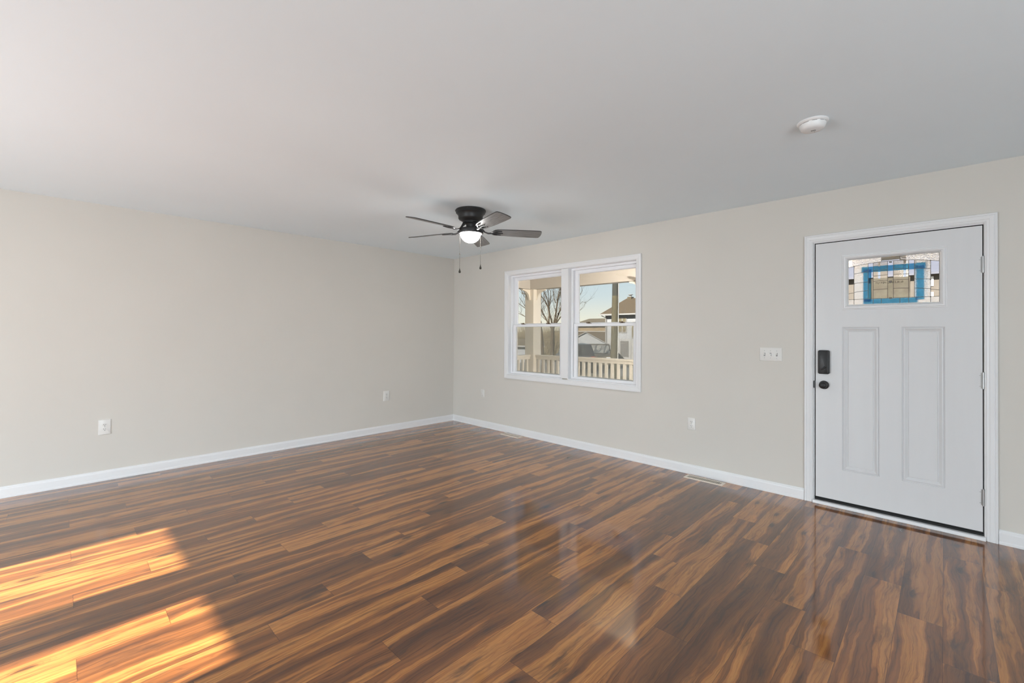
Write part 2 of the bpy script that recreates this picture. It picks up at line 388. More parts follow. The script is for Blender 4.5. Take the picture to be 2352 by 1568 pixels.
# ------------------------------------------------------------------ room shell
def wall_grid(mb, xs, zs, holes, y0, y1):
    for i in range(len(xs)-1):
        for j in range(len(zs)-1):
            cx, cz = (xs[i]+xs[i+1])/2, (zs[j]+zs[j+1])/2
            if any(a < cx < b and c < cz < d for a, b, c, d in holes): continue
            mb.box(xs[i], xs[i+1], y0, y1, zs[j], zs[j+1])
    return mb
WO = (1.150, 3.055, 0.770, 2.100)       # window rough opening (both units and the mullion)
DO = (4.570, 5.524, 0.0, 2.062)         # door opening
wf = wall_grid(MB(), [-.16, WO[0], WO[1], DO[0], DO[1], X1+.16], [-.05, WO[2], DO[3], WO[3], H+.12],
               [WO, (DO[0], DO[1], -.05, DO[3])], 0, T).build('wall_front', M['wall'])
tag(wf, kind='structure')
tag(MB().box(-.16, 0, Y1-.16, T, -.05, H+.12).build('wall_left', M['wall']), kind='structure')
BO = [(1.12, 1.98+.28, .08, 2.05)]
# back wall with a double glazed opening, right wall with a window; both behind the camera
tag(wall_grid(MB(), [-.16, 1.60, 2.32, 2.69, 3.31, X1+.16], [-.05, .08, 2.05, H+.12],
    [(1.60, 2.32, .08, 2.05), (2.69, 3.31, .08, 2.05)], Y1-.10, Y1).build('wall_back', M['wall']), kind='structure')
wr = MB()
wr.box(X1, X1+.16, Y1, -6.2, -.05, H+.12).box(X1, X1+.16, -4.0, T, -.05, H+.12).box(X1, X1+.16, -6.2, -4.0, -.05, .6).box(X1, X1+.16, -6.2, -4.0, 2.1, H+.12)
tag(wr.build('wall_right', M['wall']), kind='structure')
tag(MB().box(-.16, X1+.16, Y1-.16, T, -.08, 0).build('floor', M['floor']), kind='structure')
tag(MB().box(-.16, X1+.16, Y1-.16, T, H, H+.12).build('ceiling', M['ceiling']), kind='structure')
# unseen roof over room and porch, put in to keep sun off the porch
rf = MB(); rf.prism([(Y1-.5, H+.2), (-3.4, 4.7), (2.35, H+.32), (2.35, H+.22), (T, H+.14), (Y1-.5, H+.14)], 'x', -3.0, X1+1.0)
tag(rf.build('unseen_roof', M['roofbrown']), kind='structure')

# baseboards: flat board, small cove on top and shoe at the bottom; profile (depth, height)
BB = [(0, 0), (.016, 0), (.016, .012), (.0125, .02), (.0125, .068), (.0105, .076), (.0065, .082), (.005, .088), (0, .090)]
def bb_front(x0, x1): return MB().prism([(-d, h) for d, h in BB], 'x', x0, x1)
tag(bb_front(.0, 4.519).build('baseboard_front', M['trim']), kind='structure')
tag(bb_front(5.569, X1).build('baseboard_front_right', M['trim']), kind='structure')
tag(MB().prism([(d, h) for d, h in BB], 'y', Y1, -.0).build('baseboard_left', M['trim']), kind='structure')

# ------------------------------------------------------------------ window
win = empty('window_1', (2.1, 0, .72)); tag(win, kind='structure')
def rect(x0, x1, z0, z1):
    return lambda d: [(x0+d, z0+d), (x1-d, z0+d), (x1-d, z1-d), (x0+d, z1-d)]
UN = [(1.168, 2.058), (2.165, 3.043)]; Z0, Z1 = .788, 2.087
cs = MB()
# outer casing (mitred) as ring with a fine step and bead, plus flat mull casing
cs.sweep(rect(1.106, 3.097, .720, 2.146), [(0, 0), (0, -.017), (.004, -.019), (.018, -.019), (.021, -.017), (.046, -.013), (.050, -.014), (.054, -.012), (.0575, -.009), (.0575, .02)])
o = part(cs, 'casing', M['trim'], win)
mc = MB().box(2.0600, 2.1630, -.011, .02, Z0+.001, Z1-.001)
part(mc, 'mullion_casing', M['trim'], win, bevel=.002)
for ui, (a, b) in enumerate(UN):
    jb = MB()
    # jamb extension
    jb.sweep(rect(a, b, Z0, Z1), [(-.012, .001), (-.003, -.004), (0, -.003), (0, .055)])
    # vinyl frame with stops
    jb.sweep(rect(a, b, Z0, Z1), [(0, .055), (.016, .055), (.016, .062), (.022, .062), (.022, .100), (.030, .100), (.030, .150), (-.01, .150)])
    part(jb, 'window_frame', M['vinyl'], win)
    mid = 1.404
    # upper (outer) sash
    us = MB().sweep(rect(a+.030, b-.030, mid, Z1-.022), [(0, .100), (.002, .098), (.036, .098), (.040, .104), (.0445, .108), (.0445, .118), (.040, .122), (0, .122), (0, .100)])
    us = part(us, 'upper_sash', M['vinyl'], win)
    g = part(MB().box(a+.070, b-.070, .112, .116, mid+.035, Z1-.062), 'glass_pane', M['glass'], us)
    # lower (inner) sash, thin meeting rail
    def lo(d, a=a, b=b): 
        k = min(d, .030); return [(a+.030+d, Z0+.0+min(d, .028)), (b-.030-d, Z0+min(d, .028)), (b-.030-d, 1.436-k), (a+.030+d, 1.436-k)]
    ls = MB().sweep(lo, [(0, .062), (.002, .060), (.040, .060), (.044, .068), (.048, .072), (.048, .086), (.044, .090), (0, .092), (0, .062)])
    ls = part(ls, 'lower_sash', M['vinyl'], win)
    part(MB().box(a+.074, b-.074, .077, .081, Z0+.024, 1.410), 'glass_pane', M['glass'], ls)
    for lx in ((1.37, 1.80) if ui == 0 else (2.40, 2.83)):
        lk = MB().box(lx-.028, lx+.028, .066, .086, 1.436, 1.442)
        lk.lathe([(.0, .016), (.010, .015), (.014, .008), (.014, 0)], (lx, .076, 1.440), n=14)
        lk.box(lx-.030, lx+.012, .060, .068, 1.444, 1.452)
        part(lk, 'sash_lock', M['lock'], ls)
    scr = MB().box(a+.032, b-.032, .140, .1405, Z0+.03, 1.42)
    part(scr, 'insect_screen', M['screen'], win)
    # vent latch marks on the head of the upper sash
    for lx in (a+.17, b-.30):
        part(MB().box(lx, lx+.085, .0955, .0985, 2.046, 2.050), 'vent_latch', M['vinyl'], us)

# ------------------------------------------------------------------ front door
door = empty('door_1', (5.045, 0, 0)); tag(door, kind='structure')
def ushape(x0, x1, z1, zb=0.0):
    return lambda d: [(x0+d, zb), (x0+d, z1-d), (x1-d, z1-d), (x1-d, zb)]
cas = MB().sweep(ushape(4.522, 5.567, 2.105), [(0, 0), (0, -.017), (.003, -.019), (.010, -.019), (.013, -.016), (.017, -.0185), (.034, -.0165), (.038, -.014), (.043, -.0155), (.049, -.014), (.053, -.010), (.057, -.009), (.057, .0)], closed=False)
part(cas, 'casing', M['trim'], door)
jm = MB().sweep(ushape(4.579, 5.514, 2.049), [(-.010, .002), (0, .002), (.002, .001), (.008, .001), (.008, .16)], closed=False)
part(jm, 'jamb', M['trim'], door)
ws = MB().sweep(ushape(4.5865, 5.5055, 2.0405, .03), [(0, .012), (.012, .030), (.02, .05)], closed=False)
ws.sweep(ushape(4.5862, 5.5062, 2.0408, .03), [(0, .006), (.0005, .05)], closed=False)
part(ws, 'weatherstrip', M['rubber'], door)
# slab with openings for the lite and the two moulded panels
SX0, SX1, SZ0, SZ1, SY = 4.5945, 5.5005, .050, 2.034, .000
LT = (4.776, 5.318, 1.524, 1.908); PA = (4.765, 4.984, .287, 1.379); PB = (5.107, 5.326, .287, 1.379)
sb = MB()
xs = [SX0, PA[0], LT[0], PA[1], PB[0], LT[1], PB[1], SX1]; zs = [SZ0, .287, 1.379, LT[2], LT[3], SZ1]
for yy in (SY, SY+.044):
    for i in range(len(xs)-1):
        for j in range(len(zs)-1):
            cx, cz = (xs[i]+xs[i+1])/2, (zs[j]+zs[j+1])/2
            if LT[0] < cx < LT[1] and LT[2] < cz < LT[3]: continue
            if any(p[0] < cx < p[1] and p[2] < cz < p[3] for p in (PA, PB)): continue
            sb.add([(xs[i], yy, zs[j]), (xs[i+1], yy, zs[j]), (xs[i+1], yy, zs[j+1]), (xs[i], yy, zs[j+1])], [(0, 1, 2, 3)])
    for p in (PA, PB):
        sg = 1 if yy == SY else -1
        sb.sweep(rect(*p), [(0, yy), (.001, yy+.005*sg), (.006, yy+.008*sg), (.009, yy+.0035*sg), (.015, yy+.002*sg), (.031, yy+.012*sg), (.034, yy+.0125*sg), (.037, yy+.0070*sg)])
        x0, x1, z0, z1 = p[0]+.037, p[1]-.037, p[2]+.037, p[3]-.037
        yq = yy+.0070*sg
        sb.add([(x0, yq, z0), (x1, yq, z0), (x1, yq, z1), (x0, yq, z1)], [(0, 1, 2, 3)])
for a, b, c, d in ((SX0, SX1, SZ0, SZ0), (SX0, SX1, SZ1, SZ1)):
    sb.add([(a, SY, c), (b, SY, c), (b, SY+.044, c), (a, SY+.044, c)], [(0, 1, 2, 3)])
for x in (SX0, SX1):
    sb.add([(x, SY, SZ0), (x, SY, SZ1), (x, SY+.044, SZ1), (x, SY+.044, SZ0)], [(0, 1, 2, 3)])
slab = part(sb, 'door_slab', M['door'], door)
lf = MB().sweep(rect(4.763, 5.338, 1.510, 1.926), [(0, SY), (.001, -.003), (.005, -.005), (.008, -.003), (.012, -.009), (.020, -.010), (.027, -.005), (.031, -.001), (.034, .010), (.038, .014), (.038, .030), (.0, .046)])
part(lf, 'lite_frame', M['trim'], slab)
GX0, GX1, GZ0, GZ1 = 4.793, 5.300, 1.541, 1.889
# leaded glass: clear bars and textured pieces between the cames
GY = .020
def arc(x, zc, drop):   # shallow arch across the lite
    return zc-drop*((x-5.045)/.252)**2
gl = MB()
pcs_tex, pcs_clear = MB(), MB()
N = 24
def strip(mb, x0, x1, f0, f1, n=6):
    for i in range(n):
        a, b = x0+(x1-x0)*i/n, x0+(x1-x0)*(i+1)/n
        mb.add([(a, GY, f0(a)), (b, GY, f0(b)), (b, GY, f1(b)), (a, GY, f1(a))], [(0, 1, 2, 3)])
top = lambda x: GZ1+.004
bot = lambda x: GZ0-.004
aT = lambda x: arc(x, 1.857, .028)
aB = lambda x: 1.587
pcs_rip = MB(); strip(pcs_rip, GX0-.004, 4.996, aT, top); strip(pcs_rip, 5.094, GX1+.004, aT, top); part(pcs_rip, 'rippled_glass', M['rippleglass'], slab); strip(pcs_clear, 4.996, 5.094, aT, top)
V = [GX0-.004, 4.835, 4.918, 4.948, 5.029, 5.061, 5.143, 5.173, 5.256, GX1+.004]
pcs_mild = MB()
kind_ = ['c', 't', 'c', 't', 'c', 't', 'c', 't', 'c']
for i in range(9):
    strip(pcs_mild if i in (3, 5) else pcs_tex if kind_[i] == 't' else pcs_clear, V[i], V[i+1], aB, aT)
strip(pcs_tex, V[0], V[-1], bot, aB)
lite = part(pcs_tex, 'textured_glass', M['texglass'], slab)
part(pcs_mild, 'seedy_glass', M['mildglass'], slab)
part(pcs_clear, 'clear_glass', M['doorglass'], slab)
cm = MB()
def came(pts, w_=.0016): cm.tube([(x, GY-.001, z) for x, z in pts], w_, n=6)
def came_arc(f, x0, x1, n=10): came([(x0+(x1-x0)*i/n, f(x0+(x1-x0)*i/n)) for i in range(n+1)])
came_arc(aT, GX0, GX1, 20); came([(GX0, 1.587), (GX1, 1.587)])
for x in V[1:-1]: came([(x, 1.542 if x in (4.835, 4.948, 5.143, 5.256) else 1.587), (x, aT(x))])
for x in (4.994, 5.096): came([(x, 1.542), (x, 1.587)]); came([(x, aT(x)), (x, GZ1)])
for zc, dr in ((1.797, .026), (1.757, .020), (1.718, .014), (1.656, .022)):
    f = lambda x, zc=zc, dr=dr: arc(x, zc, dr)
    came_arc(f, 4.948, 5.029, 3); came_arc(f, 5.061, 5.143, 3)
    if zc != 1.757:
        came_arc(f, 4.835, 4.918, 3); came_arc(f, 5.173, 5.256, 3)
f = lambda x: arc(x, 1.656, .026)
came_arc(f, GX0, 4.835, 2); came_arc(f, 5.256, GX1, 2)
for x0, x1, z0, z1 in ((GX0, GX1, GZ0, GZ0), (GX0, GX1, GZ1, GZ1), (GX0, GX0, GZ0, GZ1), (GX1, GX1, GZ0, GZ1)): came([(x0, z0), (x1, z1)], .0022)
for x, z in ((4.835, aT(4.835)), (5.256, aT(5.256)), (4.835, 1.587), (5.256, 1.587), (4.835, 1.706), (5.256, 1.706)):
    cm.lathe([(.0001, -.0045), (.004, -.003), (.0045, .002)], (x, GY, z), 'y', 10)
part(cm, 'lead_caming', M['lead'], slab, smooth=True)
part(MB().rounded(5.037, 5.053, 1.698, 1.714, GY, GY-.003, .001, .0005).rounded(5.037, 5.053, 1.843, 1.853, GY, GY-.003, .001, .0005).rounded(5.037, 5.053, 1.580, 1.592, GY, GY-.003, .001, .0005), 'lead_accent', M['lead'], slab)
# hinges
for z in (1.779, 1.027, .273):
    hg = MB(); hg.tube([(5.5035, -.006, z-.053), (5.5035, -.006, z+.053)], .0065, 12)
    for q in (-.0545, .0535): hg.tube([(5.5035, -.006, z+q), (5.5035, -.006, z+q+.003)], [.0045, .003], 10)
    for q in (-.032, -.011, .011, .032): hg.tube([(5.5035, -.006, z+q-.0008), (5.5035, -.006, z+q+.0008)], .0070, 12)
    hg.box(5.492, 5.5035, -.0012, .003, z-.050, z+.050)
    for q in (-.035, .035): hg.box(5.485, 5.492, -.002, 0, z+q-.004, z+q-.001)
    part(hg, 'hinge', M['nickel'], slab, smooth=True)
# deadbolt lock housing and thumb turn
db = part(MB().rounded(4.614, 4.687, 1.014, 1.199, SY, -.030, .012, .006), 'deadbolt_lock', M['black'], slab, smooth=True)
tt = MB(); A, B_ = Vector((4.634, -.037, 1.046)), Vector((4.668, -.037, 1.072))
tt.tube([A, (A+B_)/2, B_], [.0042, .0062, .0050], 10); tt.tube([(4.651, -.029, 1.059), (4.651, -.036, 1.059)], .011, 20)
part(tt, 'thumb_turn', M['black'], db, smooth=True)
part(MB().lathe([(.0022, 0), (.0022, -.002), (0.0001, -.002)], (4.649, -.030, 1.024), 'y', 12), 'screw', M['chain'], db)
kb = MB().lathe([(.033, 0), (.033, -.005), (.030, -.009), (.020, -.011), (.013, -.013), (.0115, -.022), (.014, -.028), (.022, -.034), (.0262, -.044), (.0262, -.052), (.022, -.060), (.013, -.0645), (.0001, -.066)], (4.650, SY, .928), 'y', 40)
part(kb, 'door_knob', M['black'], slab, smooth=True)
st = MB().rounded(4.5795, 4.5935, .900, .956, .001, -.004, .005, .002)
part(st, 'strike_plate', M['black'], door)
# threshold and sweep
th = MB().prism([(-.028, 0), (-.030, .004), (-.026, .016), (-.020, .022), (.012, .024), (.012, .0)], 'x', 4.579, 5.512)
part(th, 'threshold', M['trim'], door)
sw = MB().box(4.587, 5.506, .004, .040, .024, .0505); sw.tube([(4.588, .001, .034), (5.505, .001, .034)], .0055, 8); sw.tube([(4.588, .001, .045), (5.505, .001, .045)], .0035, 8)
part(sw, 'door_sweep', M['rubber'], door)

# paper notice taped to the outside of the lite
nt = empty('permit_notice', (5.05, .052, 1.66))
tag(nt, 'tan paper permit notice framed with blue tape behind the leaded glass of the white door', 'notice')
part(MB().box(4.930, 5.150, .0520, .0524, 1.590, 1.738), 'paper_sheet', M['paper'], nt)
for nm, bx, ty in (('tape', (4.876, 5.232, 1.788, 1.830), 0), ('tape', (4.886, 4.934, 1.568, 1.810), .001), ('tape', (5.178, 5.224, 1.570, 1.812), .002), ('tape', (4.886, 5.190, 1.550, 1.588), .003)):
    part(MB().box(bx[0], bx[1], .0528+ty, .0532+ty, bx[2], bx[3]), nm, M['tape'], nt)
fc = bpy.data.curves.new('txt', 'FONT'); fc.body = 'BUILDING PERMIT'; fc.size = .0195; fc.align_x = 'CENTER'; fc.extrude = .0001
fo = bpy.data.objects.new('txt', fc); C.objects.link(fo)
bpy.context.view_layer.update()
dg = bpy.context.evaluated_depsgraph_get(); tm = bpy.data.meshes.new_from_object(fo.evaluated_get(dg))
bpy.data.objects.remove(fo)
tm.transform(Matrix.Translation((5.035, .0516, 1.697)) @ Matrix.Rotation(PI, 4, 'Z') @ Matrix.Rotation(PI/2, 4, 'X'))
tm.name = 'lettering'; tm.materials.clear(); tm.materials.append(M['ink'])
to = bpy.data.objects.new('lettering', tm); C.objects.link(to); to.parent = nt; to.matrix_parent_inverse = Matrix.Translation(-Vector(nt.location))

# ------------------------------------------------------------------ wall plates
def dup_face(mb, dz, y=-.0078):   # slots and ground hole of one receptacle face
    for sx_ in (-.0062, .0062):
        hh_ = .0048 if sx_ < 0 else .0038
        mb.box(sx_-.0013, sx_+.0013, y-.0008, y, dz-hh_+.003, dz+hh_+.003)
    return mb.lathe([(.0001, -.0008), (.0028, -.0008), (.0028, 0)], (0, y, dz-.0088), 'y', 10)
def outlet(w_, h_, label, cat='outlet', name='wall_outlet', kind='duplex'):
    # built on the front wall (facing -y) around the origin
    r = empty(name)
    tag(r, label, cat)
    MB_ = MB().rounded(-w_/2, w_/2, -h_/2, h_, 0, 0) if False else None
    p = MB().rounded(-w_/2, w_/2, -h_/2, h_/2, 0, -.006, .004, .0035).build('cover_plate', M['plate'], r, smooth=True)
    if kind == 'duplex':
        for dz in (.0195, -.0195):
            pr = []
            fc_ = MB()
            pts = []
            for k in range(28):
                t = 2*PI*k/28; x = .0172*math.cos(t); z = max(-.0132, min(.0132, .0172*math.sin(t))); pts.append((x, z+dz))
            fc_.prism([(x, z) for x, z in pts], 'y', -.0078, -.005)
            rf_ = fc_.build('receptacle_face', M['plate'], r); dup_face(MB(), dz).build('slots', M['slot'], rf_)
        
        MB().lathe([(.0030, 0), (.0030, -.001), (.0001, -.0014)], (0, -.006, 0), 'y', 12).build('screw', M['nickel'], r, smooth=True)
    elif kind == 'decor':
        MB().rounded(-.0165, .0165, -.034, .034, -.004, -.0085, .002, .001).build('insert', M['plate'], r, smooth=True)
        s = MB().sweep(rect(-.0178, .0178, -.0353, .0353), [(0, -.0062), (.0008, -.0062)]); s.build('seam', M['slot'], r)
        for z in (-.046, .046): MB().lathe([(.0028, 0), (.0028, -.001), (.0001, -.0014)], (0, -.006, z), 'y', 12).build('screw', M['plate'], r, smooth=True)
    elif kind == 'switch3':
        for i, dx in enumerate((-.046, 0, .046)):
            MB().box(dx-.0058, dx+.0058, -.0063, -.0058, -.013, .013).build('slot', M['slot'], r)
            u_ = 1 if i != 1 else -1
            tg = MB().prism([(-.005, -.009*1), (-.005, .009), (-.0075, .008), (-.018, .010*u_+.0025), (-.018, .010*u_-.0025), (-.0075, -.008)], 'x', dx-.0042, dx+.0042)
            tg.build('toggle', M['plate'], r)
            for z in (-.030, .030): MB().lathe([(.0030, 0), (.0030, -.001), (.0001, -.0014)], (dx, -.006, z), 'y', 12).build('screw', M['nickel'], r, smooth=True)
    return r
o1 = outlet(.083, .133, 'white duplex outlet low on the left wall, well away from the room corner'); 
o1.rotation_euler = (0, 0, PI/2); o1.location = (0, -3.895, .472)
o2 = copy_tree(o1); o2.location = (0, -1.128, .478); o2['label'] = 'white duplex outlet low on the left wall, the one nearer the room corner'
o3 = outlet(.073, .114, 'white duplex outlet on the front wall between the window and the door'); o3.location = (3.613, 0, .472)
o4 = outlet(.070, .108, 'blank white cover plate low on the front wall, left of the window', 'wall plate', 'blank_wall_plate', 'decor'); o4.location = (.664, 0, .472)
o5 = outlet(.169, .112, 'white three-toggle light switch plate beside the front door', 'light switch', 'light_switch', 'switch3'); o5.location = (4.279, 0, 1.152)

# ------------------------------------------------------------------ floor registers
def register(name, x0, x1, y0, y1, label):
    r = empty(name, ((x0+x1)/2, (y0+y1)/2, 0)); tag(r, label, 'floor vent')
    w_, d_ = (x1-x0)/2, (y1-y0)/2
    f = MB()
    L = []
    for ins, h in ((0, 0), (.002, .003), (.006, .0045), (.022, .0045), (.022, .0015)):
        L.append([(-w_+ins, -d_+ins, h), (w_-ins, -d_+ins, h), (w_-ins, d_-ins, h), (-w_+ins, d_-ins, h)])
    vs = [p for q in L for p in q]; fs = []
    for i in range(4):
        for j in range(4): fs.append((i*4+j, i*4+(j+1) % 4, (i+1)*4+(j+1) % 4, (i+1)*4+j))
    f.add(vs, fs)
    n_ = 22; iw = 2*(w_-.022)
    for i in range(n_+1):
        cx = -w_+.022+iw*i/n_; f.box(cx-.0026, cx+.0026, -d_+.020, d_-.020, .001, .0042)
    f.build('grille', M['vent'], r)
    MB().box(-w_+.021, w_-.021, -d_+.021, d_-.021, .0004, .0009).build('duct_opening', M['slot'], r)
    return r
register('floor_register', 3.598, 3.938, -.146, -.040, 'beige floor vent by the baseboard nearer the front door')
register('floor_register', 1.150, 1.486, -.146, -.040, 'beige floor vent by the baseboard below the window')

# ------------------------------------------------------------------ ceiling fan
FX, FY = 2.235, -1.57
fan = empty('ceiling_fan', (FX, FY, H)); tag(fan, 'black flush-mount ceiling fan with grey blades and a lit white bowl light', 'ceiling fan')
def fl(prof, name, m, par=fan, n=48): return MB().lathe(prof, n=n).build(name, m, par, smooth=True)
hb = fl([(.0001, 0), (.134, 0), (.139, -.006), (.139, -.014), (.132, -.022), (.133, -.030), (.120, -.042), (.112, -.058), (.112, -.078), (.106, -.088), (.080, -.102), (.072, -.108), (.072, -.116), (.05, -.118), (.0001, -.118)], 'motor_housing', M['fanblack'])
for k in range(5):
    a = math.radians(20+72*k)
    MB().lathe([(.004, 0), (.004, .002), (.0001, .003)], (.1385*math.cos(a)*0+.1385, 0, -.010), 'x', 8).build('screw', M['chain'], hb).rotation_euler = (0, 0, a)
fl([(.0001, -.110), (.062, -.112), (.062, -.124), (.044, -.128), (.040, -.134), (.040, -.165), (.05, -.172), (.0001, -.172)], 'switch_housing', M['fanblack'])
fl([(.0001, -.168), (.060, -.168), (.100, -.174), (.113, -.180), (.117, -.190), (.117, -.212), (.112, -.219), (.100, -.219), (.096, -.200), (.0001, -.198)], 'light_fitter', M['fanblack'])
fl([(.0945, -.204), (.0945, -.218), (.091, -.232), (.083, -.252), (.069, -.271), (.050, -.286), (.028, -.295), (.0001, -.298)], 'glass_bowl', M['bowl'])
BZ = -.192
def blade(ang):
    a0, b0, tilt = .205, .660, math.radians(-13)
    out = []
    n_ = 10
    # outline: rounded root, straight sides widening, gently curved tip with rounded corners
    pts = []
    for t in range(0, 7): th = PI/2+PI*t/6; pts.append((a0+.038+.038*math.cos(th), .054*math.sin(th)))
    for x, y in ((.30, -.060), (.42, -.066), (.55, -.069), (.635, -.069)): pts.append((x, y))
    for x, y in ((.650, -.064), (.657, -.050), (.662, -.02), (.662, .02), (.657, .050), (.650, .064), (.635, .069)): pts.append((x, y))
    for x, y in ((.55, .069), (.42, .066), (.30, .060)): pts.append((x, y))
    bl = MB(); m_ = len(pts); ct, st_ = math.cos(tilt), math.sin(tilt)
    def P(x, y, dz): return (x, y*ct-dz*st_, BZ+y*st_+dz*ct)
    vs = [P(x, y, -.0035) for x, y in pts]+[P(x, y, .0035) for x, y in pts]
    bl.add(vs[:m_]+vs[m_:], [tuple(range(m_)), tuple(range(2*m_-1, m_-1, -1))])
    bl.cur = 1; bl.f += [(j, (j+1) % m_, m_+(j+1) % m_, m_+j) for j in range(m_)]; bl.mi += [1]*m_
    o = bl.build('fan_blade', [M['blade'], M['bladeedge']], fan); o.rotation_euler = (0, 0, ang)
    # curved blade iron with three pronged plate
    ir = MB(); ir.tube([(.058, 0, -.120), (.085, 0, -.135), (.105, 0, -.165), (.130, 0, -.195), (.160, 0, -.205), (.200, 0, -.203), (.215, 0, -.200)], [.008, .008, .007, .007, .008, .008, .007], 8)
    for y in (-.036, 0, .036):
        q = [P(x, yy, -.007) for x, yy in ((.195, y*.25), (.215, y*.8), (.245, y), (.300-abs(y)*.4, y))]
        ir.tube(q, [.007, .0075, .007, .004], 8)
    ir.add([P(.205, -.045, -.0040), P(.25, -.045, -.0040), P(.25, .045, -.0040), P(.205, .045, -.0040)], [(0, 1, 2, 3)])
    for y in (-.034, 0, .034): c_ = P(.25, y, -.012); ir.lathe([(.006, .004), (.006, 0), (.0001, -.002)], c_, 'z', 10)
    i_ = ir.build('blade_iron', M['fanblack'], fan, smooth=True); i_.rotation_euler = (0, 0, ang)
for k in range(5): blade(math.radians(271.5-72*k))
def chain(dx, dy, ztop, zmid, zend, nm):
    c_ = MB(); c_.tube([(dx, dy, ztop-H), (dx, dy, zend-H+.035)], .0013, 6)
    z = ztop
    while z > zend+.04:
        c_.lathe([(.0001, .0022), (.0022, 0), (.0001, -.0022)], (dx, dy, z-H), n=6); z -= .008
    c_.lathe([(.0001, .006), (.0038, .004), (.0038, -.004), (.0001, -.006)], (dx, dy, zmid-H), n=10)
    ch = c_.build('pull_chain', M['chain'], fan)
    MB().lathe([(.0001, .044), (.002, .040), (.003, .034), (.0055, .024), (.0095, .013), (.0105, .007), (.009, .001), (.005, -.0025), (.0001, -.0035)], (dx, dy, zend-H), n=20).build('pull_knob', M['pull'], ch, smooth=True)
chain(-.030, -.100, 2.262, 2.03, 1.862, 'L'); chain(.092, .040, 2.262, 2.09, 1.898, 'R')

# ------------------------------------------------------------------ smoke detector
sd = empty('smoke_detector', (4.828, -1.416, H)); tag(sd, 'round white smoke detector on the ceiling in front of the door', 'smoke detector')
MB().lathe([(.0001, 0), (.070, 0), (.0705, -.003), (.0675, -.008), (.0625, -.012), (.058, -.0125)], n=64).build('mounting_base', M['smoke'], sd, smooth=True)
MB().lathe([(.0585, -.010), (.0585, -.0145)], n=64).build('vent_gap', M['slot'], sd)
MB().lathe([(.059, -.0142), (.0605, -.015), (.058, -.026), (.053, -.036), (.047, -.0415), (.036, -.0440), (.0001, -.0450)], n=64).build('cover', M['smoke'], sd, smooth=True)
# vent ribs closing the gap in places
rb = MB()
for k in range(10):
    a = 2*PI*k/10+.2; w_ = .25 if k % 3 else .1
    rb.lathe([(.0590, -.010), (.0590, -.0148)], n=64) if False else None
    pts = [(.0592*math.cos(a+t*w_), .0592*math.sin(a+t*w_)) for t in (0, .5, 1)]
    rb = MB()
    for (xa, ya), (xb, yb) in zip(pts, pts[1:]): rb.add([(xa, ya, -.010), (xb, yb, -.010), (xb, yb, -.0148), (xa, ya, -.0148)], [(0, 1, 2, 3)])
    rb.build('vent_rib', M['smoke'], sd)

gr = MB()
for i in range(5):
    for j in range(4):
        gr.lathe([(.0001, -.0006), (.0012, -.0006), (.0012, .0008)], (.000+i*.0042-.006, -.004+j*.0036+i*.0006, -.0450), n=8)
gr.build('sounder_holes', M['slot'], sd)
MB().lathe([(.0135, .002), (.0135, -.002), (.012, -.003), (.0001, -.0032)], (.022, .022, -.0420), n=28).build('test_button', M['smoke'], sd, smooth=True)
MB().lathe([(.0015, .002), (.0015, -.0008), (.0001, -.001)], (.004, .026, -.0445), n=10).build('indicator_light', M['slot'], sd)

# ------------------------------------------------------------------ porch
PY = 1.9
tag(MB().box(-.6, 9.5, T, 2.15, -.20, -.10).build('porch_floor', M['deck']), kind='structure')
tag(MB().box(-.6, 9.5, T, 2.3, 2.52, 2.58).build('porch_ceiling', M['porch']), kind='structure')
bm_ = MB().box(-.30, 9.5, PY-.02, PY+.14, 2.125, 2.52).box(-.30, -.14, T, PY-.02, 2.135, 2.52)
tag(bm_.build('porch_beam', M['beam']), kind='structure')
def column(x, label):
    c = empty('porch_column', (x, PY+.06, -.10)); tag(c, label, 'column')
    s = MB().box(-.105, .105, -.105, .105, 0, 2.225); s.build('shaft', M['porch'], c, bevel=.006)
    MB().box(-.125, .125, -.125, .125, 0, .14).build('base', M['porch'], c, bevel=.006)
    def bracket(sgn, axis):
        pts = [(0, 0), (0, -.19)]
        for k in range(9):
            t = PI/2*k/8; pts.append((.015+.17*(1-math.cos(t)), -.19+.165*math.sin(t)))
        pts += [(.20, 0)]
        P_ = [(.105*sgn+p*sgn, 2.223+q) for p, q in pts]
        MB().prism(P_, 'y' if axis == 'x' else 'x', -.022, .022).build('bracket', M['porch'], c)
    bracket(1, 'x'); bracket(-1, 'x') if x > 0 else None
    bracket(-1, 'y')
    return c
# added lantern, out of view, to brighten the porch railing and column
pl = empty('added_lantern', (3.75, T, 1.72)); tag(pl, 'added fill lantern on the porch, out of view, between the window and the front door', 'added lantern')
MB().box(-.05, .05, 0, .02, -.09, .09).build('back_plate', M['black'], pl, bevel=.004)
MB().tube([(0, .02, .05), (0, .10, .09), (0, .12, .06)], .008, 8).build('arm', M['black'], pl)
MB().lathe([(.0001, .06), (.05, .04), (.055, .03), (.0001, .03)], (0, .12, 0), n=16).build('cap', M['black'], pl)
MB().lathe([(.045, .03), (.05, -.05), (.035, -.11), (.0001, -.12)], (0, .12, 0), n=20).build('lantern_glass', M['lamphead'], pl, smooth=True)
ld = bpy.data.lights.new('porch_fill_spot', 'SPOT'); ld.spot_size = math.radians(136); ld.spot_blend = .35; ld.energy = PORCH; ld.color = (1.0, .91, .81); ld.shadow_soft_size = .05  # added fill spot aimed at railing, beam and column
lo_ = bpy.data.objects.new('porch_fill_spot', ld); C.objects.link(lo_); lo_.location = (3.75, T+.17, 1.70); lo_.rotation_euler = Vector((-.52, .86, -.02)).to_track_quat('-Z', 'Y').to_euler()
column(-.137, 'cream porch corner column seen through the left window pane')
column(2.155, 'cream porch column just right of the right window pane')
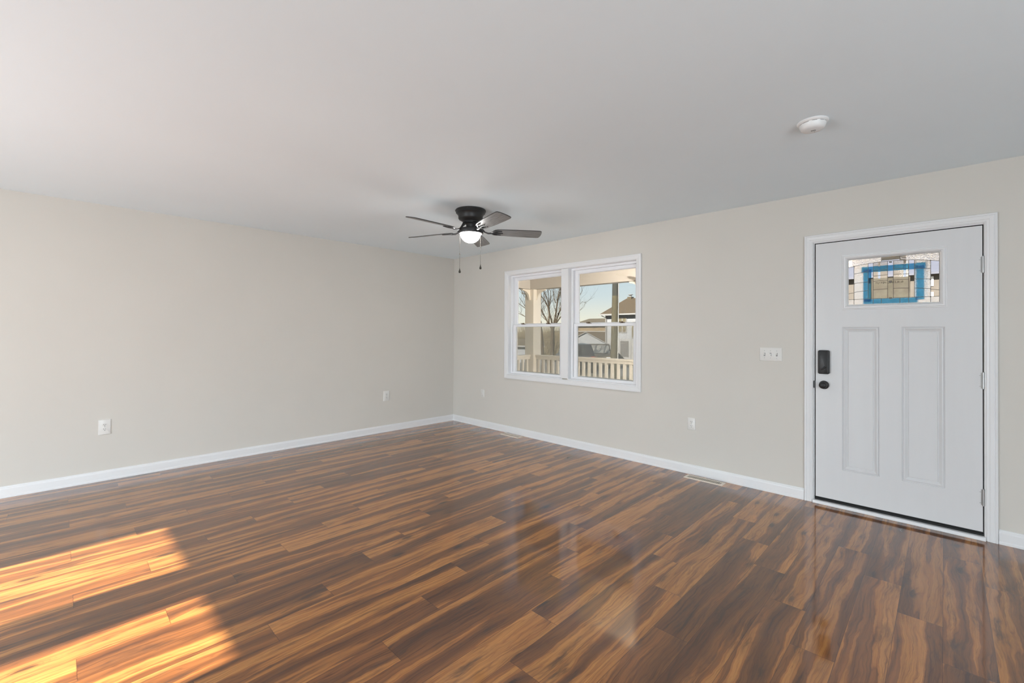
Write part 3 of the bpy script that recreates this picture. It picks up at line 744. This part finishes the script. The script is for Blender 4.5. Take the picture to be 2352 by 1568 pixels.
def railing(p0, p1, n_, label, name='porch_railing'):
    p0, p1 = Vector(p0), Vector(p1); r = empty(name, p0); tag(r, label, 'railing', None)
    d = (p1-p0); L = d.length; r.rotation_euler = (0, 0, math.atan2(d.y, d.x))
    MB().box(0, L, -.045, .045, .995, 1.030).box(0, L, -.030, .030, .950, .995).build('top_rail', M['porch'], r, bevel=.004)
    MB().box(0, L, -.025, .025, .09, .155).build('bottom_rail', M['porch'], r, bevel=.003)
    b0 = None
    for i in range(n_):
        x = L*(i+.5)/n_
        if b0 is None: b0 = MB().box(-.0195, .0195, -.0195, .0195, .15, .953).build('baluster', M['porch'], r); b0.location.x = x
        else:
            c = b0.copy(); C.objects.link(c); c.parent = r; c.location.x = x
    return r
railing((-.03, PY+.05, -.10), (2.05, PY+.05, -.10), 19, 'cream front porch railing between the two columns outside the window')
railing((-.137, T+.02, -.10), (-.137, PY-.05, -.10), 15, 'cream side porch railing running back from the corner column')

# ------------------------------------------------------------------ ground and street
def gz(y): return -.55-(y-2)*.028 if y < 36 else -.55-34*.028
gd = MB(); ys = [T+.0, 2.2, 8, 15, 19, 27, 36, 60, 120]
for a, b in zip(ys, ys[1:]):
    gd.add([(-120, a, gz(a)), (60, a, gz(a)), (60, b, gz(b)), (-120, b, gz(b))], [(0, 1, 2, 3)])
gd.add([(-120, -40, -.6), (60, -40, -.6), (60, T, gz(T)), (-120, T, gz(T))], [(0, 1, 2, 3)])
tag(gd.build('lawn', M['grass']), kind='structure')
tag(MB().add([(-120, 16.5, gz(16.5)+.03), (60, 16.5, gz(16.5)+.03), (60, 26, gz(26)+.03), (-120, 26, gz(26)+.03)], [(0, 1, 2, 3)]).build('street', M['road']), kind='structure')

# utility pole
up_ = empty('utility_pole', (-5.93, 14.3, gz(14.3))); tag(up_, 'weathered wooden utility pole outside the right window pane', 'utility pole')
MB().tube([(.0, 0, 0), (.02, 0, 1.5), (.07, 0, 4.02)], [.185, .180, .165], 20).build('pole_shaft', M['pole'], up_, smooth=True)
MB().tube([(.07, 0, 4.02), (.12, 0, 9.2)], [.165, .13], 20).build('pole_top', M['poletop'], up_, smooth=True)
MB().tube([(.20, -.02, .0), (.215, -.02, 1.5), (.245, -.02, 4.0), (.27, -.02, 8)], .009, 8).build('conduit', M['lamphead'], up_)

# houses
def windowpart(par, x0, x1, y, z0, z1, mull=True):
    f = MB().box(x0-.10, x1+.10, y-.06, y, z0-.10, z1+.10).build('window', M['whitetrim'], par)
    m_ = (x0+x1)/2
    if mull:
        MB().box(x0, m_-.05, y-.08, y-.05, z0, z1).build('pane', M['glassdark'], f); MB().box(m_+.05, x1, y-.08, y-.05, z0, z1).build('pane', M['glassdark'], f)
    else: MB().box(x0, x1, y-.08, y-.05, z0, z1).build('pane', M['glassdark'], f)
    return f
h1 = empty('white_house', (0, 0, 0)); tag(h1, 'two-storey white sided house with brown roof behind the utility pole', 'house')
gh = gz(40)-.1
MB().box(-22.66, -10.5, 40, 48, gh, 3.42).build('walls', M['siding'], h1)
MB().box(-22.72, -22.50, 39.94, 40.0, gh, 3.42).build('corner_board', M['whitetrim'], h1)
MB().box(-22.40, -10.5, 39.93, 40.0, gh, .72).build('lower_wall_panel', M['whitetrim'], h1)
rr = MB(); E0 = 3.55
rr.add([(-23.2, 39.4, E0), (-9.9, 39.4, E0), (-9.9, 48.6, E0), (-23.2, 48.6, E0), (-22.3, 44, 5.62), (-10.6, 44, 5.62)], [(0, 1, 5, 4), (1, 2, 5), (2, 3, 4, 5), (3, 0, 4), (0, 3, 2, 1)])
rr.build('roof', M['roofbrown'], h1)
MB().box(-23.22, -9.9, 39.30, 39.42, 3.42, 3.58).build('gutter', M['whitetrim'], h1)
MB().tube([(-22.9, 39.4, 3.40), (-22.6, 39.85, 3.15), (-22.6, 39.9, gh)], .05, 8).build('downspout', M['whitetrim'], h1)
ch_ = MB().box(-22.05, -21.5, 43.7, 44.3, 4.9, 5.78).build('chimney', M['roofgrey'], h1)
MB().tube([(-21.78, 44, 5.78), (-21.78, 44, 6.0)], .14, 12).tube([(-21.78, 44, 6.02), (-21.78, 44, 6.08)], .30, 12).build('chimney_cap', M['whitetrim'], ch_)
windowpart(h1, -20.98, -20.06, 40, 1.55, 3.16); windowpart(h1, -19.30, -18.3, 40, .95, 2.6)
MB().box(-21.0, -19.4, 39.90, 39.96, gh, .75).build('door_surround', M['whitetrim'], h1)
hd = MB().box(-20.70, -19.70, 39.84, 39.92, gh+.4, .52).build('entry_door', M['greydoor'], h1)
h2 = empty('tan_house', (0, 0, 0)); tag(h2, 'low tan house with wide brown roofs at the left edge of the right pane', 'house')
MB().box(-34.2, -24, 48.4, 57, gz(60), 2.45).build('walls', M['tanwall'], h2)
MB().add([(-34.6, 48, 2.40), (-23, 48, 2.40), (-23, 52.6, 3.62), (-33.6, 52.6, 3.62), (-34.6, 57.4, 2.4), (-23, 57.4, 2.4)], [(0, 1, 2, 3), (3, 2, 5, 4), (0, 3, 4), (1, 5, 2)]).build('roof', M['roofgrey'], h2)
MB().add([(-35.2, 43.5, .20), (-24, 43.5, .20), (-24, 48.35, 1.62), (-33.5, 48.35, 1.62)], [(0, 1, 2, 3)]).build('lower_roof', M['roofbrown'], h2)
MB().box(-33.4, -24, 48.30, 48.38, 1.58, 1.70).build('flashing_strip', M['whitetrim'], h2)
h3 = empty('white_garage', (-22.69, 36, gz(36))); tag(h3, 'white gabled garage in front of the tan house', 'garage'); h3.rotation_euler = (0, 0, math.radians(35))
gq = gz(36)
MB().prism([(-2.75, 0), (-2.75, .02-gq), (0, 1.44-gq), (2.75, .02-gq), (2.75, 0)], 'y', 0, 2.0).build('walls', M['siding'], h3)
MB().prism([(-3.0, -.09-gq), (0, 1.54-gq), (3.0, -.09-gq), (3.0, -.17-gq), (0, 1.46-gq), (-3.0, -.17-gq)], 'y', -.15, 2.1).build('roof', M['whitetrim'], h3)
MB().box(-2.4, -.3, -.05, .02, 0, .1-gq).build('garage_door', M['greydoor'], h3)
h5 = empty('beige_house', (3.6, 24, gz(24))); tag(h5, 'beige house with a grey roof and added bright white panels seen through the leaded door glass', 'house')
MB().box(-4.5, 5.0, 0, 8, -.2, 4.15-gz(24)).build('walls', M['beigewall'], h5)
MB().prism([(-.4, 4.12-gz(24)), (-.4, 4.22-gz(24)), (4, 6.0-gz(24)), (8.4, 4.22-gz(24)), (8.4, 4.12-gz(24)), (4, 5.9-gz(24))], 'x', -4.9, 5.4).build('roof', M['roofslate'], h5)
for wx in (-1.37, 1.19):
    for wz in (3.82, 3.10): MB().box(wx-.18, wx+.18, -.05, 0, wz-.22-gz(24), wz+.22-gz(24)).build('bright_panel', M['brightwhite'], h5)  # white panels added to read as bright spots in the door glass
h4 = empty('white_shed', (-18.6, 24, gz(24))); tag(h4, 'small white outbuilding with a low grey roof beyond the porch column', 'shed'); h4.rotation_euler = (0, 0, math.radians(43.7))
gq = gz(24)
MB().box(-5.2, 0, 0, 2.6, -.2, .28-gq).build('walls', M['siding'], h4)
MB().prism([(-.2, .24-gq), (-.2, .32-gq), (1.3, .86-gq), (2.8, .32-gq), (2.8, .24-gq), (1.3, .78-gq)], 'x', -5.5, .12).build('roof', M['roofgrey'], h4)
MB().box(-5.5, .12, -.26, -.18, .20-gq, .31-gq).build('fascia', M['whitetrim'], h4)
MB().box(-3.2, -2.7, -.06, 0, 0, .06-gq).build('shed_door', M['greydoor'], h4)
# lamp post
lp = empty('yard_lamp', (-10.50, 14, gz(14))); tag(lp, 'small black yard lamp post with a pale globe by the shed', 'lamp post')
MB().tube([(0, 0, 0), (0, 0, 1.20)], .035, 10).build('post', M['black'], lp)
MB().lathe([(.0001, 1.20), (.06, 1.22), (.09, 1.28), (.07, 1.36), (.0001, 1.40)], n=16).build('lamp_globe', M['lamphead'], lp, smooth=True)
MB().lathe([(.09, 1.36), (.03, 1.42), (.0001, 1.45)], n=12).build('lamp_cap', M['black'], lp)

# vehicles
def vehicle(name, loc, rz, paint, label, front=True):
    c = empty(name, loc); c.rotation_euler = (0, 0, rz); tag(c, label, 'car')
    # length along x (front at -x), side profile extruded with tumblehome
    low = [(-2.25, .35), (-2.30, .75), (-2.15, .98), (-1.15, 1.08), (2.15, 1.08), (2.28, .9), (2.28, .35)]
    MB().prism(low, 'y', -.90, .90).build('body', paint, c, bevel=.06)
    cab = [(-1.15, 1.06), (-.55, 1.66), (-.25, 1.72), (1.65, 1.70), (2.10, 1.06)]
    vs = []; m_ = len(cab)
    for sy, ins in ((-.88, 0), (.88, 0)):
        for x, z in cab: vs.append((x, sy*(1-.16*(z-1.06)/.64), z))
    cb = MB().add(vs, [tuple(range(m_)), tuple(range(2*m_-1, m_-1, -1))]+[(j, (j+1) % m_, m_+(j+1) % m_, m_+j) for j in range(m_)]).build('cabin', paint, c, bevel=.04)
    MB().add([(-1.13, -.80, 1.10), (-1.13, .80, 1.10), (-.60, .68, 1.64), (-.60, -.68, 1.64)], [(0, 1, 2, 3)]).build('windshield', M['carglass'], c).location.x = -.03
    for s in (-1, 1):
        MB().add([(-.85, s*.885, 1.14), (.45, s*.885, 1.14), (.45, s*.775, 1.60), (-.40, s*.775, 1.60)], [(0, 1, 2, 3)]).add([(.55, s*.885, 1.14), (1.75, s*.885, 1.14), (1.55, s*.775, 1.60), (.55, s*.775, 1.60)], [(0, 1, 2, 3)]).build('side_window', M['carglass'], c).location.y = s*.012
        if front: MB().box(-2.31, -2.20, s*.70-.14, s*.70+.14, .72, .86).build('headlight', M['lamphead'], c)
        else: MB().box(2.24, 2.31, s*.74-.10, s*.74+.10, .78, 1.02).build('tail_lamp', M['orange'], c)
        for x in (-1.45, 1.40):
            MB().lathe([(.0001, -.11), (.20, -.11), (.34, -.10), (.36, -.06), (.36, .06), (.34, .10), (.20, .11), (.0001, .11)], (x, s*.82, .36), 'y', 24).build('wheel', M['tire'], c, smooth=True)
    return c
vehicle('parked_suv', (-12.75, 23.4, gz(23.4)), math.radians(122), M['carpaint'], 'dark grey sport utility vehicle in front of the white garage, its windshield towards the window')
vehicle('parked_car', (-11.0, 18.0, gz(18.0)), math.radians(-45), M['carblack'], 'black parked car at the left edge of the right pane, with an orange tail lamp', False)

# ------------------------------------------------------------------ trees
def limb_tree(name, y, limbs, base, label, seed, twigs=26, group=None):
    rnd = random.Random(seed)
    bx, bz = base; t = empty(name, (bx, y, gz(y))); tag(t, label, 'tree', group)
    off = Vector((bx, y, gz(y)))
    tr = MB(); br = MB()
    tr.tube([Vector((0, 0, -.2)), Vector((.05, 0, .6)), Vector((limbs[0][0][0]-bx, 0, limbs[0][0][1]-gz(y)))], [.15 if y > 15 else .09, .13 if y > 15 else .08, .11 if y > 15 else .07], 12)
    tr.build('trunk', M['bark'], t, smooth=True)
    tips = []
    for L in limbs:
        n_ = len(L); dy = rnd.uniform(-.5, .5); r0 = L_r(L, limbs[0][0])
        P_ = [Vector((x, y+dy*k/(n_), z))-off for k, (x, z) in enumerate(L)]
        br.tube(P_, [max(.012, r0*(1-.75*k/(n_-1))) for k in range(n_)], 7)
        for k in range(1, n_):
            for q in range(1):
                tips.append((P_[k].lerp(P_[k-1], rnd.random()), (P_[k]-P_[k-1]).normalized(), r0*.32))
    def grow(p, d, r, depth):
        L = rnd.uniform(.35, .8)*(1 if depth else 1.2); pts = [p]; 
        for s in range(3):
            d = (d+Vector((rnd.uniform(-.35, .35), rnd.uniform(-.35, .35), rnd.uniform(-.05, .35)))).normalized(); pts.append(pts[-1]+d*L/3)
        br.tube(pts, [r, r*.8, r*.6, r*.35], 4, caps=False)
        if depth < 3:
            for q in range(2): grow(pts[rnd.choice((1, 2, 3))], (d+Vector((rnd.uniform(-.9, .9), rnd.uniform(-.9, .9), rnd.uniform(-.1, .6)))).normalized(), r*.6, depth+1)
    for p, d, r in tips: 
        side = Vector((rnd.uniform(-1, 1), rnd.uniform(-1, 1), rnd.uniform(0, .5)))
        grow(p, (d+side*.7).normalized(), max(.008, min(r, .028)), 0)
    br.build('branches', M['bark'], t)
    return t
def L_r(L, root): return .060 if (Vector(L[0])-Vector(root)).length < .35 else .032
TM = [[(-11.89, 1.64), (-11.94, 2.04), (-12.08, 2.53), (-12.19, 2.94), (-12.4, 3.33), (-12.65, 3.61), (-12.97, 3.99), (-13.4, 4.9), (-13.7, 6.2)],
[(-12.19, 2.94), (-12.27, 3.42), (-12.43, 3.77), (-12.59, 4.07), (-12.8, 5.2)], [(-12.14, 3.03), (-12.07, 3.56), (-12.1, 3.9), (-12.24, 4.1), (-12.2, 5.3)],
[(-11.89, 1.64), (-11.77, 2.11), (-11.68, 2.63), (-11.62, 3.11), (-11.57, 3.53), (-11.54, 3.86), (-11.48, 4.07), (-11.3, 5.6)],
[(-11.66, 3.18), (-11.78, 3.49), (-11.86, 3.88), (-11.87, 4.07), (-12, 5)], [(-11.57, 3.34), (-11.42, 3.57), (-11.25, 3.84), (-10.9, 4.8)],
[(-11.8, 1.68), (-11.59, 2.27), (-11.41, 2.77), (-11.3, 3.19), (-11.1, 3.8), (-10.7, 4.8)], [(-11.5, 2.51), (-11.35, 2.67), (-11.22, 2.85), (-10.7, 3.5)],
[(-11.95, 1.68), (-12.2, 1.95), (-12.42, 2.27), (-12.71, 2.71), (-12.94, 3.06), (-13.03, 3.19), (-13.3, 3.9)], [(-12.94, 3.06), (-12.97, 3.36), (-13.1, 4.2)],
[(-12.01, 1.68), (-12.25, 1.95), (-12.27, 2.48), (-12.36, 2.85), (-12.36, 3.14), (-12.5, 4)], [(-11.89, 1.64), (-11.65, 1.99), (-11.44, 2.27), (-11.2, 2.52), (-10.6, 3.1)]]
limb_tree('bare_tree', 17, TM, (-11.97, -.1), 'large bare many-stemmed tree behind the left pane, right of the porch column', 3)
TN = [[(-9.35, 1.2), (-9.43, 1.92), (-9.56, 2.14), (-9.67, 2.46), (-9.9, 2.95), (-10.3, 3.9), (-10.5, 5)], [(-9.35, 1.58), (-9.56, 1.82), (-9.7, 2.06), (-10.1, 2.5), (-10.6, 3.2)],
[(-9.43, 1.92), (-9.64, 2.32), (-9.9, 2.7), (-10.46, 3.04), (-10.9, 3.5)], [(-9.4, 1.62), (-9.67, 1.78), (-10.1, 2.1), (-10.68, 2.35), (-11.3, 2.6)], [(-9.5, 2.0), (-10.2, 2.5), (-10.9, 2.9), (-11.4, 3.4)], [(-9.9, 2.9), (-10.3, 3.3), (-10.75, 3.45), (-11.2, 4.0)]]
limb_tree('bare_tree', 13, TN, (-9.3, -.1), 'smaller bare tree partly hidden by the porch column', 9)
TR = [[(-17.8, 1.67), (-17.55, 2.67), (-17.05, 3.54), (-16.42, 4.29), (-15.99, 4.64)], [(-17.55, 2.67), (-16.92, 3.29), (-16.17, 3.98), (-15.8, 3.85)], [(-17.67, 2.17), (-17.05, 2.79), (-16.42, 3.17), (-16.17, 3.23)], [(-17.8, 1.67), (-18.05, 3.42), (-18.17, 5.29)]]
limb_tree('bare_tree', 26, TR, (-17.9, -.2), 'bare tree whose outer twigs reach into the right pane', 21)
# thicket behind
rnd = random.Random(5); tk = MB()
n_done = 0
while n_done < 10000:
    y = rnd.uniform(28.5, 34.2); x = rnd.uniform(-40, -20); sl_ = (5.32-x)/(y+4.18)
    if sl_ < .775 or (y > 33 and x > -27.5): continue
    n_done += 1
    h = rnd.uniform(.9, 2.4); z0 = gz(y)+rnd.uniform(0, 1.5)*rnd.random()**.3
    a = rnd.uniform(-.7, .7); b = rnd.uniform(-.3, .3); r = rnd.uniform(.012, .038)
    tk.tube([(x, y, z0), (x+a*.4, y+b*.4, z0+h*.5), (x+a, y+b, z0+h)], [r, r*.8, r*.2], 3, caps=False)
tag(tk.build('thicket', M['twig']), 'pale brown leafless thicket behind the trees beyond the porch', 'thicket', None, 'stuff')
# distant tree line
rl_ = MB(); rnd = random.Random(11)
prev = None; pts = []
for i in range(90): 
    x = -110+i*1.6; pts.append((x, 1.0+rnd.uniform(0, 1.2)))
for (xa, za), (xb, zb) in zip(pts, pts[1:]):
    rl_.prism([(xa, -2), (xb, -2), (xb, zb), (xa, za)], 'y', 80, 84)
tag(rl_.build('tree_line', M['twig']), kind='structure')
